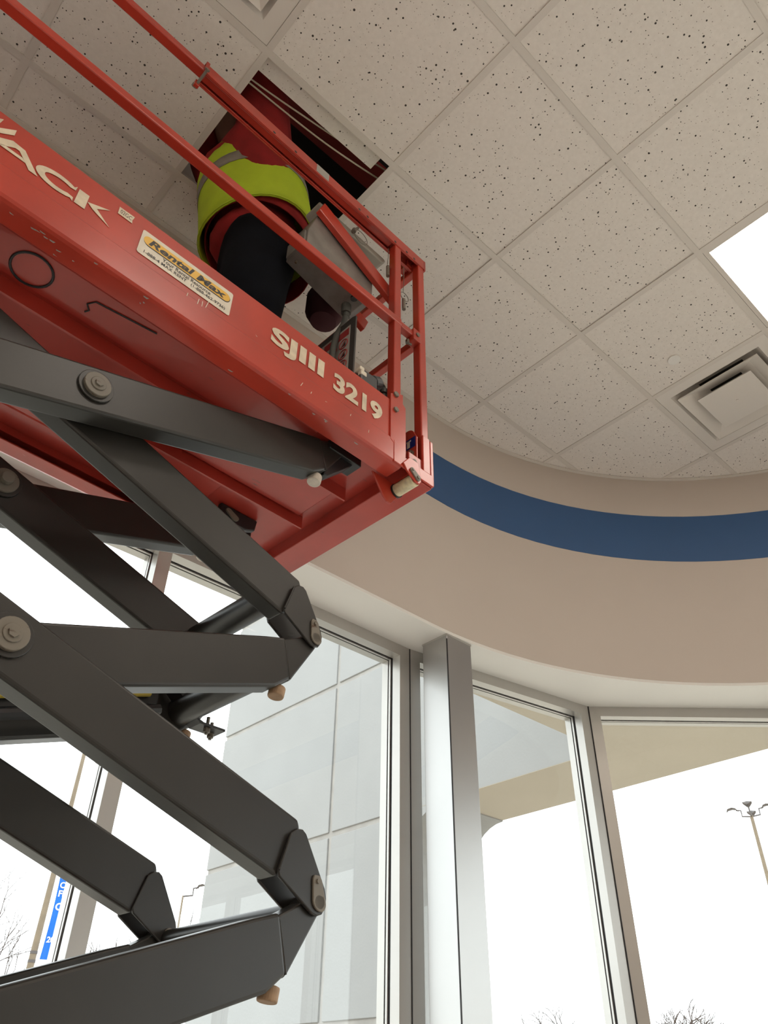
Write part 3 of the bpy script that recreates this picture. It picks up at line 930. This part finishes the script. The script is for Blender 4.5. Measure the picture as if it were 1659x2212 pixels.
# clamp bolt at the start of the sleeve
m = MB(); m.box(-.032, -.020, -.388, -.332, 4.046, 4.052); m.box(-.032, -.020, -.388, -.384, 4.0, 4.05); m.box(-.034, -.018, -.345, -.333, 3.972, 4.0)
cb = m.build('sleeve_clamp', M['red'], lift, bevel=.0015)
m = MB(); m.cyl((-.026, -.392, 3.990), (-.026, -.335, 3.982), .0045, 10); m.cyl((-.026, -.392, 3.990), (-.026, -.398, 3.991), .008, 6); m.cyl((-.028, -.338, 3.983), (-.028, -.328, 3.981), .009, 6); m.build('clamp_bolt', M['bolt'], cb)
# end rails
for z0, z1 in ((3.575, 3.605), (3.985, 4.015)):
    m = MB(); m.box(.926, .954, -.349, .349, z0, z1); m.build('end_rail', M['red'], lift, bevel=.004)
m = MB(); m.box(.90, .955, -.349, -.300, 4.008, 4.040); m.build('corner_gusset', M['red'], lift, bevel=.002)
m = MB(); m.box(.955, .962, -.3835, -.33, 3.99, 4.046); m.build('sleeve_end', M['red_dirty'], lift)
# foot plates of the posts
m = MB(); m.prism([(.786, 3.205), (.838, 3.235), (.838, 3.195), (.850, 3.185), (.850, 2.985), (.787, 3.02)], 'y', -.3855, -.3805); fp = m.build('foot_plate', M['red'], lift, bevel=.0015)
for z in (3.212, 3.148):
    m = MB(); m.cyl((.806, -.3855, z), (.806, -.3915, z), .0095, 6 if z < 3.2 else 18); m.build('foot_bolt', M['bolt'], fp, bevel=.001)
m = MB(); m.box(.925, .957, -.384, -.345, 2.985, 3.13); m.box(.957, .972, -.384, -.30, 2.95, 3.125); m.build('post_socket', M['red'], lift, bevel=.003)
pts = [(-.372, 2.95), (-.372, 3.12)] + [(-.333 + .030 * math.cos(a), 3.135 + .030 * math.sin(a)) for a in [math.radians(t) for t in range(170, -1, -17)]] + [(-.303, 2.95)]
m = MB(); m.prism(pts, 'x', .910, .916); ep = m.build('end_plate', M['red'], lift, bevel=.001)
for z in (3.060, 3.020):
    m = MB(); m.cyl((.910, -.352, z), (.902, -.352, z), .011, 6); m.cyl((.910, -.352, z), (.898, -.352, z), .006, 10); m.build('plate_bolt', M['bolt'], ep)
m = MB(); m.box(.9090, .9098, -.368, -.330, 3.085, 3.125); m.build('blue_sticker', M['stickerblue'], ep)
m = MB(); m.box(.9084, .9092, -.345, -.334, 3.09, 3.118); m.box(.9084, .9092, -.350, -.332, 3.112, 3.118); m.build('sticker_mark', M['white'], ep)
m = MB(); m.box(.9090, .9098, -.328, -.318, 3.065, 3.115); m.build('white_sticker', M['white'], ep)

# ---- lettering and stickers on the near side panel (face at y = -.380)
YF = -.3812
def decal(name, polys, mat, y=YF, t=.0006, parent=None):
    m = MB()
    for p in polys:
        m.prism(p, 'y', y, y - t)
    return m.build(name, mat, parent or near_side)
ltr = M['cream']
decal('letter_a', [[(-.352, 3.120), (-.324, 3.117), (-.282, 3.067), (-.302, 3.067), (-.313, 3.081), (-.333, 3.104), (-.342, 3.104), (-.385, 3.067), (-.420, 3.067)],
                   [(-.362, 3.090), (-.322, 3.090), (-.313, 3.081), (-.372, 3.081)]], ltr)
arc = []
for t in range(48, 313, 12):
    a = math.radians(t); arc.append((-.243 + .050 * math.cos(a), 3.0935 + .0275 * math.sin(a)))
arc2 = []
for t in range(312, 47, -12):
    a = math.radians(t); arc2.append((-.240 + .033 * math.cos(a), 3.0935 + .0155 * math.sin(a)))
cpoly = MB()
n = len(arc)
top = [(-.204, 3.125), (-.206, 3.108)]
a_in = arc2[::-1]
O = [(-.204, 3.122)] + arc + [(-.203, 3.067)]
I = [(-.205, 3.107)] + a_in + [(-.204, 3.080)]
vs = [(x, YF, z) for x, z in O] + [(x, YF - .0006, z) for x, z in O] + [(x, YF, z) for x, z in I] + [(x, YF - .0006, z) for x, z in I]
k = len(O); fs = []
for i in range(k - 1):
    fs += [(k + i, k + i + 1, 3 * k + i + 1, 3 * k + i), (i, 2 * k + i, 2 * k + i + 1, i + 1)]
cpoly.add(vs, fs).build('letter_c', ltr, near_side)
decal('letter_k', [[(-.199, 3.120), (-.175, 3.120), (-.174, 3.069), (-.199, 3.069)], [(-.174, 3.098), (-.124, 3.122), (-.151, 3.097), (-.113, 3.067), (-.158, 3.086)]], ltr)
decal('letter_j', [[(-.402, 3.112), (-.356, 3.159), (-.355, 3.139), (-.395, 3.100)], [(-.402, 3.150), (-.386, 3.163), (-.388, 3.146), (-.402, 3.135)]], ltr)
tg = decal('paper_tag', [[(-.108, 3.157), (-.069, 3.158), (-.070, 3.150), (-.072, 3.143), (-.070, 3.132), (-.107, 3.132)]], M['cream'])
o = text_mesh('02GC', .02, 'tag_text', M['ink'], near_side, bold=.0); fit_text(o, -.103, -.074, 3.138, 3.152, YF - .0009)
rc = []
def rrect(x0, x1, z0, z1, r):
    out = []
    for cx, cz, a0 in ((x1 - r, z1 - r, 0), (x0 + r, z1 - r, 90), (x0 + r, z0 + r, 180), (x1 - r, z0 + r, 270)):
        for t in range(0, 91, 15):
            a = math.radians(a0 + t); out.append((cx + r * math.cos(a), cz + r * math.sin(a)))
    return out
decal('rental_sticker', [rrect(-.041, .219, 3.055, 3.141, .006)], M['white'])
decal('sticker_shadow', [rrect(-.033, .213, 3.094, 3.1275, .0165)], M['ink'], YF - .0007, .0003)
decal('sticker_oval', [rrect(-.034, .2115, 3.097, 3.1275, .015)], M['yellow'], YF - .0011, .0003)
o = text_mesh('Rental Max', .03, 'sticker_text', M['ink'], near_side, bold=.035, shear=.25); fit_text(o, -.020, .200, 3.1005, 3.1245, YF - .0018)
o = text_mesh('Your Rental Resource', .012, 'sticker_text', M['ink'], near_side, bold=.01); fit_text(o, .022, .158, 3.079, 3.0915, YF - .0012)
o = text_mesh('1-888-4 MAX RENT   (1-888-462-9736)', .012, 'sticker_text', M['ink'], near_side, bold=.012); fit_text(o, -.025, .204, 3.062, 3.0755, YF - .0012)
o = text_mesh('SJIII', .07, 'model_lettering', M['cream'], near_side, bold=.04); fit_text(o, .347, .530, 3.055, 3.136, YF - .0005)
o = text_mesh('3219', .07, 'model_lettering', M['cream'], near_side, bold=.04); fit_text(o, .566, .755, 3.058, 3.128, YF - .0005)
# chipped paint and old white marks on the lower lip
rs = random.Random(12)
m = MB()
for i in range(26):
    x = rs.uniform(-.40, .05) if i < 20 else rs.uniform(.1, .75); y = rs.uniform(-.378, -.33); l = rs.uniform(.003, .016)
    m.prism([(x, y), (x + l, y + rs.uniform(-.002, .002)), (x + l * .8, y + rs.uniform(.001, .004)), (x + l * .2, y + .0025)], 'z', 2.9417, 2.9412)
o = m.build('paint_chips', M['signgrey'], near_side); tag(o, kind='stuff')
m = MB()
for x, z, l, a in ((.152, 3.025, .030, 1.4), (.142, 3.02, .018, 1.6), (.13, 3.018, .02, 1.5), (.30, 3.052, .006, -.8), (.455, 2.985, .016, 1.2), (.49, 2.982, .008, 1.3), (.54, 2.99, .006, .1), (.10, 3.02, .012, 1.5), (.63, 3.0, .008, 1.3), (.70, 2.985, .01, 1.5)):
    dx, dz = math.cos(a) * l, math.sin(a) * l
    m.prism([(x, z), (x + .0016, z - .001), (x + dx + .0016, z + dz), (x + dx, z + dz)], 'y', -.3848, -.3853)
o = m.build('paint_scratches', M['white'], near_side); tag(o, kind='stuff')

# ---- control box with its guard frame, lid, cable
m = MB(); m.prism([(.470, 3.725), (.735, 3.665), (.765, 3.690), (.765, 3.84), (.500, 3.915), (.470, 3.80)], 'y', -.308, -.200)
cbx = m.build('control_box', M['zinc'], lift, bevel=.003)
m = MB(); m.box(.462, .470, -.30, -.21, 3.727, 3.795); m.build('box_flap', M['zinc'], cbx, bevel=.001)
for p in ((.485, -.285, 3.719), (.49, -.23, 3.718), (.715, -.288, 3.667), (.728, -.215, 3.664)):
    m = MB(); m.cyl(p, (p[0], p[1], p[2] - .006), .005, 8); m.build('box_screw', M['bolt'], cbx)
m = MB(); m.cyl((.70, -.288, 3.674), (.70, -.288, 3.664), .011, 16); m.build('box_plug', M['ink'], cbx)
for y in (-.335, -.180):
    m = MB(); m.prism([(.486, 3.905), (.505, 3.965), (.530, 3.955), (.870, 3.79), (.852, 3.735)], 'y', y, y + .022); m.build('box_guard', M['red'], lift, bevel=.003)
m = MB(); m.prism([(.50, 3.998), (.815, 3.992), (.825, 3.982), (.808, 3.960), (.52, 3.968), (.498, 3.985)], 'y', -.310, -.235); lid = m.build('box_lid', M['lidgrey'], lift, bevel=.004)
m = MB(); m.cyl((.705, -.245, 3.676), (.708, -.243, 3.635), .017, 20); m.cyl((.708, -.243, 3.64), (.709, -.243, 3.615), .012, 16); m.build('cable_gland', M['rubber'], cbx, bevel=.002)
m = MB(); m.tube([(.709, -.243, 3.625), (.700, -.243, 3.57), (.672, -.247, 3.49), (.655, -.255, 3.40), (.645, -.265, 3.30), (.64, -.27, 3.15)], .0105, 10); m.build('control_cable', M['rubber'], lift, smooth=True)
# lanyard pins
for bx, by, bz, dz in ((.640, -.335, 3.952, .0), (.795, -.352, 3.99, -.10), (.868, -.36, 3.945, -.15)):
    m = MB()
    if dz == 0:
        m.cyl((bx, by, bz - .005), (bx + .02, by, bz + .035), .005, 10); m.cyl((bx, by, bz - .008), (bx + .004, by, bz + .006), .009, 10); m.torus((bx + .035, by, bz - .005), .032, .0013, 20, 5, 'y')
        m.build('locking_pin', M['bolt'], lift)
    else:
        m.tube([(bx, by, bz), (bx + .001, by, bz + dz * .5), (bx - .002, by, bz + dz)], .0012, 5)
        if bx > .82: m.torus((bx + .004, by, bz + dz - .022), .02, .0014, 20, 5, 'y'); dz -= .03
        m.cyl((bx, by, bz + dz - .01), (bx + .001, by, bz + dz - .065), .0065, 12)
        m.build('lanyard_pin', M['bolt'], lift)
# warning plate facing along the platform
sp = MB(); sp.prism([(-.328, 3.20), (-.328, 3.525), (-.310, 3.532), (-.02, 3.525), (-.02, 3.20)], 'x', .680, .686)
sg_ = sp.build('warning_plate', M['signdark'], lift, bevel=.001)
m = MB(); m.prism([(-.304, 3.18), (-.304, 3.498), (-.04, 3.498), (-.04, 3.18)], 'x', .6785, .680); m.build('warning_decal', M['signgrey'], sg_)
m = MB(); m.box(.6780, .6786, -.300, -.18, 3.455, 3.488); m.box(.6780, .6786, -.172, -.05, 3.455, 3.488); m.build('warning_band', M['signred'], sg_)
m = MB(); m.prism([(-.150, 3.460), (-.125, 3.460), (-.1375, 3.482)], 'x', .6776, .6780); m.build('warning_triangle', M['white'], sg_)
icon = None
for r in range(5):
    for c in range(5):
        y = -.277 + c * .052; z = 3.425 - r * .050
        m = MB(); m.torus((.678, y, z), .0195, .0022, 20, 5, 'x')
        m.cyl((.678, y - .013, z + .014), (.678, y + .013, z - .014), .0015, 5)
        ic = m.build('prohibition_mark', M['signred'], sg_)
        m = MB(); m.prism([(y - .010, z - .012), (y + .011, z - .010), (y + .004, z + .003), (y - .004, z + .013), (y - .008, z + .004)], 'x', .6779, .6784); m.build('pictogram', M['ink'], sg_)
# power outlet, bent conduit and hook behind the side panel
m = MB(); m.box(.680, .748, -.366, -.325, 3.19, 3.252); ol = m.build('power_outlet', M['plug'], lift, bevel=.006)
m = MB(); m.cyl((.745, -.343, 3.250), (.770, -.342, 3.264), .023, 20); m.cyl((.766, -.342, 3.262), (.780, -.340, 3.270), .017, 20); m.build('outlet_cap', M['plug'], ol, bevel=.003)
m = MB(); m.tube([(.775, -.340, 3.268), (.788, -.336, 3.282), (.802, -.332, 3.282), (.810, -.330, 3.265), (.809, -.330, 3.23), (.800, -.330, 3.17), (.795, -.330, 3.10)], .0095, 10); m.build('outlet_cable', M['rubber'], ol, smooth=True)
m = MB(); m.cyl((.810, -.330, 3.272), (.810, -.330, 3.255), .015, 14); m.cyl((.810, -.332, 3.264), (.826, -.340, 3.272), .006, 10); m.build('cable_clamp', M['rubber'], ol)
m = MB(); m.tube([(.795, -.35, 3.15), (.80, -.35, 3.185), (.785, -.35, 3.205), (.765, -.35, 3.20), (.75, -.35, 3.17)], .006, 8); m.build('grab_hook', M['red'], lift, smooth=True)
m = MB(); m.box(.672, .690, -.37, -.345, 3.235, 3.25); m.box(.678, .702, -.368, -.352, 3.222, 3.24); m.build('white_clip', M['white'], lift, bevel=.003)

# ------------------------------------------------------------------ bag hanging behind the control box
def lp2w(x, y, z):
    c, s = math.cos(LR), math.sin(LR)
    return Vector((LX + c * x - s * y, LY + s * x + c * y, z))
bag = empty('bag', lp2w(.745, -.07, 3.80), LR); tag(bag, 'rounded dark maroon bag hanging beside the control box', 'bag')
rings = []
for z, rx, ry in ((.17, .02, .02), (.16, .05, .05), (.10, .072, .065), (.02, .072, .065), (-.025, .05, .045), (-.038, .012, .012)):
    rings.append([(rx * math.cos(2 * PI * k / 18), ry * math.sin(2 * PI * k / 18), z) for k in range(18)])
m = MB(); m.loft(rings); m.build('bag_body', M['maroon'], bag, smooth=True)
m = MB(); m.tube([(-.04, 0, .18), (-.02, 0, .32), (.05, 0, .30), (.05, 0, .18)], .008, 6); m.build('bag_strap', M['maroon'], bag, smooth=True)
m = MB(); m.box(-.07, -.035, -.078, -.068, .03, .085); m.build('bag_buckle', M['clear'], bag, bevel=.004)

# ------------------------------------------------------------------ the worker
PX, PY = .490, .035
worker = empty('person', lp2w(PX, PY, 3.0), LR + PI)      # local +x is where they face
tag(worker, 'person in lime hi-vis vest and dark trousers reaching up through the ceiling', 'person')
def skin(name, verts, edges, radii, mat, root=0, levels=2):
    me = bpy.data.meshes.new(name)
    me.from_pydata([Vector(v) for v in verts], edges, [])
    o = bpy.data.objects.new(name, me)
    COL.objects.link(o); o.parent = worker
    sk = o.modifiers.new('skin', 'SKIN'); sk.use_smooth_shade = True; sk.branch_smoothing = 0.6
    if not me.skin_vertices:
        bpy.context.view_layer.objects.active = o
    for i, r in enumerate(radii):
        sv = me.skin_vertices[0].data[i]
        sv.radius = r if isinstance(r, tuple) else (r, r)
        sv.use_root = (i == root)
    sb = o.modifiers.new('sub', 'SUBSURF'); sb.levels = levels; sb.render_levels = levels
    me.materials.append(mat)
    return o
# joints (x forward, y to the left as seen from the worker, z up from the deck)
J = dict(pelvis=(0, 0, .98), spine=(.04, 0, 1.14), chest=(.10, 0, 1.34), neck=(.17, 0, 1.53), head0=(.20, 0, 1.62), head1=(.215, 0, 1.72), head2=(.215, 0, 1.80),
         hipL=(.01, .095, .93), kneeL=(.05, .11, .50), ankL=(-.01, .12, .09), toeL=(.15, .13, .035),
         hipR=(-.03, -.095, .93), kneeR=(-.05, -.11, .50), ankR=(-.14, -.12, .09), toeR=(.02, -.14, .035),
         shL=(.16, .19, 1.46), elL=(.265, .22, 1.71), wrL=(.25, .16, 1.95), shR=(.15, -.19, 1.46), elR=(.25, -.15, 1.72), wrR=(.24, -.08, 1.95))
order = list(J); idx = {k: i for i, k in enumerate(order)}
verts = [J[k] for k in order]
edges = [(idx[a], idx[b]) for a, b in (('pelvis', 'spine'), ('spine', 'chest'), ('chest', 'neck'), ('neck', 'head0'), ('head0', 'head1'), ('head1', 'head2'),
        ('pelvis', 'hipL'), ('hipL', 'kneeL'), ('kneeL', 'ankL'), ('ankL', 'toeL'), ('pelvis', 'hipR'), ('hipR', 'kneeR'), ('kneeR', 'ankR'), ('ankR', 'toeR'),
        ('chest', 'shL'), ('shL', 'elL'), ('elL', 'wrL'), ('chest', 'shR'), ('shR', 'elR'), ('elR', 'wrR'))]
rad = dict(pelvis=.05, spine=.06, chest=.08, neck=.058, head0=.075, head1=.098, head2=.06, hipL=.05, kneeL=.06, ankL=.042, toeL=.03, hipR=.05, kneeR=.06, ankR=.042, toeR=.03,
           shL=.06, elL=.045, wrL=.028, shR=.06, elR=.045, wrR=.028)
radii = [rad[k] for k in order]
# hands: a palm and five fingers each
for side, sy in (('L', 1), ('R', -1)):
    wv = Vector(J['wr' + side]); wi = idx['wr' + side]
    up_ = Vector((.25, -sy * .1, 1)).normalized(); ac = Vector((0, 1, .1)).normalized() * -sy
    palm = wv + up_ * .06
    verts.append(tuple(palm)); radii.append(.024); pi_ = len(verts) - 1; edges.append((wi, pi_))
    for k, (off, ln) in enumerate(((-.034, .060), (-.012, .070), (.010, .066), (.031, .052))):
        b = palm + up_ * .035 + ac * off
        p1 = b + up_ * ln * .55 + Vector((.008, 0, 0)); p2 = p1 + (up_ + Vector((.55, 0, 0))).normalized() * ln * .5
        s0 = len(verts)
        verts += [tuple(b), tuple(p1), tuple(p2)]; radii += [.0095, .0088, .0075]
        edges += [(pi_, s0), (s0, s0 + 1), (s0 + 1, s0 + 2)]
    t0 = palm - ac * .03 - up_ * .012; t1 = t0 - ac * .028 + up_ * .03; t2 = t1 + up_ * .03 + Vector((.01, 0, 0))
    s0 = len(verts); verts += [tuple(t0), tuple(t1), tuple(t2)]; radii += [.0115, .0105, .009]
    edges += [(pi_, s0), (s0, s0 + 1), (s0 + 1, s0 + 2)]
body = skin('body', verts, edges, radii, M['skin'], 0, 1)
# face
m = MB(); m.loft([[(.305, -.014, 1.685), (.305, .014, 1.685), (.318, .016, 1.672), (.318, -.016, 1.672)], [(.300, -.006, 1.735), (.300, .006, 1.735), (.302, .007, 1.73), (.302, -.007, 1.73)]]); m.build('nose', M['skin'], worker, smooth=True)
for sy in (-1, 1):
    m = MB(); m.cyl((.296, sy * .035, 1.728), (.304, sy * .035, 1.728), .010, 12); m.build('eye', M['ink'], worker)
    m = MB(); m.loft([[(.205 + .022 * math.cos(a), sy * .094, 1.71 + .032 * math.sin(a)) for a in [2 * PI * k / 12 for k in range(12)]], [(.195 + .026 * math.cos(a), sy * .108, 1.71 + .036 * math.sin(a)) for a in [2 * PI * k / 12 for k in range(12)]]]); m.build('ear', M['skin'], worker, smooth=True)
m = MB(); m.box(.298, .304, -.026, .026, 1.648, 1.656); m.build('mouth', M['signred'], worker)
rings = []
for z, r in ((1.66, .088), (1.72, .105), (1.77, .103), (1.81, .080), (1.835, .03)):
    rings.append([(.195 + r * 1.06 * math.cos(2 * PI * k / 20), r * math.sin(2 * PI * k / 20), z + .03 * math.cos(2 * PI * k / 20)) for k in range(20)])
m = MB(); m.loft(rings); m.build('hair', M['hair'], worker, smooth=True)
# trousers
tv = [(.0, 0, 1.12), (-.005, 0, .98), (.035, .10, .86), (.06, .115, .62), (.06, .118, .46), (.01, .122, .25), (-.012, .122, .07),
      (-.045, -.10, .86), (-.06, -.115, .62), (-.065, -.118, .46), (-.115, -.122, .25), (-.14, -.122, .07)]
te = [(0, 1), (1, 2), (2, 3), (3, 4), (4, 5), (5, 6), (1, 7), (7, 8), (8, 9), (9, 10), (10, 11)]
tr_ = [(.175, .18), (.195, .195), .142, .128, .112, .10, .09, .135, .120, .108, .098, .09]
trousers = skin('trousers', tv, te, tr_, M['pants'], 1, 2)
# boots
for side in 'LR':
    a = Vector(J['ank' + side]); t = Vector(J['toe' + side])
    m = MB()
    rr = []
    for p, wd, ht in ((a + Vector((-.05, 0, 0)), .040, .13), (a, .048, .15), (a.lerp(t, .5), .050, .10), (t, .048, .075), (t + Vector((.05, 0, 0)), .030, .05)):
        rr.append([(p.x, p.y + wd * math.cos(q), max(.002, .002 + ht * (.5 + .5 * math.sin(q)))) for q in [2 * PI * k / 12 for k in range(12)]])
    m.loft(rr); m.build('boot', M['rubber'], worker, smooth=True)
# fleece jacket: torso and two raised sleeves
jv = [(.0, 0, 1.00), (.02, 0, 1.10), (.07, 0, 1.26), (.12, 0, 1.42), (.15, 0, 1.50), (.17, 0, 1.56),
      (.16, .19, 1.47), (.265, .22, 1.71), (.252, .165, 1.91), (.15, -.17, 1.47), (.25, -.15, 1.71), (.24, -.09, 1.90)]
je = [(0, 1), (1, 2), (2, 3), (3, 4), (4, 5), (3, 6), (6, 7), (7, 8), (3, 9), (9, 10), (10, 11)]
jr_ = [(.182, .195), (.180, .19), (.175, .19), (.16, .19), (.13, .15), (.08, .08), .125, .105, .07, .105, .085, .06]
jacket = skin('jacket', jv, je, jr_, M['jacket'], 2, 2)
# hi-vis vest: an open shell that hangs lower at the front than at the back
def vest_ring(c, rx, ry, tilt, n=40, low=0.0):
    out = []
    for k in range(n):
        a = 2 * PI * k / n
        x = c[0] + rx * math.cos(a); y = c[1] + ry * math.sin(a)
        z = c[2] - tilt * math.cos(a) - low * abs(math.cos(a)) ** 2
        out.append((x, y, z))
    return out
VR = [((.012, 0, 1.090), .200, .220, .030, .030), ((.020, 0, 1.14), .202, .221, .030, .02), ((.038, 0, 1.22), .200, .220, .032, .01), ((.058, 0, 1.30), .197, .218, .035, 0), ((.082, 0, 1.38), .192, .216, .04, 0), ((.10, 0, 1.45), .175, .205, .045, 0)]
def shell(name, rings, mat, parent, th=.006):
    m = MB(); m.loft(rings, cap=False)
    o = m.build(name, mat, parent, smooth=True)
    s_ = o.modifiers.new('thick', 'SOLIDIFY'); s_.thickness = th; s_.offset = 1
    return o
vest = shell('vest', [vest_ring(c, rx, ry, t, low=lo) for c, rx, ry, t, lo in VR], M['hivis'], worker)
def vlerp(t):
    t *= len(VR) - 1; i = min(int(t), len(VR) - 2); f = t - i
    A, B = VR[i], VR[i + 1]
    c = tuple(a + (b - a) * f for a, b in zip(A[0], B[0]))
    return vest_ring(c, A[1] + (B[1] - A[1]) * f + .007, A[2] + (B[2] - A[2]) * f + .007, A[3] + (B[3] - A[3]) * f, low=A[4] + (B[4] - A[4]) * f)
shell('reflective_band', [vlerp(t) for t in (.56, .60, .64, .68)], M['reflect'], vest, .002)
shell('vest_hem', [vlerp(t) for t in (0.0, .02)], M['hivis'], vest, .003)

# the fleece hanging out below the vest, longer at the back
shell('jacket_hem', [vest_ring((-.005, 0, 1.045), .200, .206, -.045, low=.02), vest_ring((.005, 0, 1.12), .203, .208, -.03), vest_ring((.02, 0, 1.22), .198, .205, .0)], M['jacket'], jacket, .004)
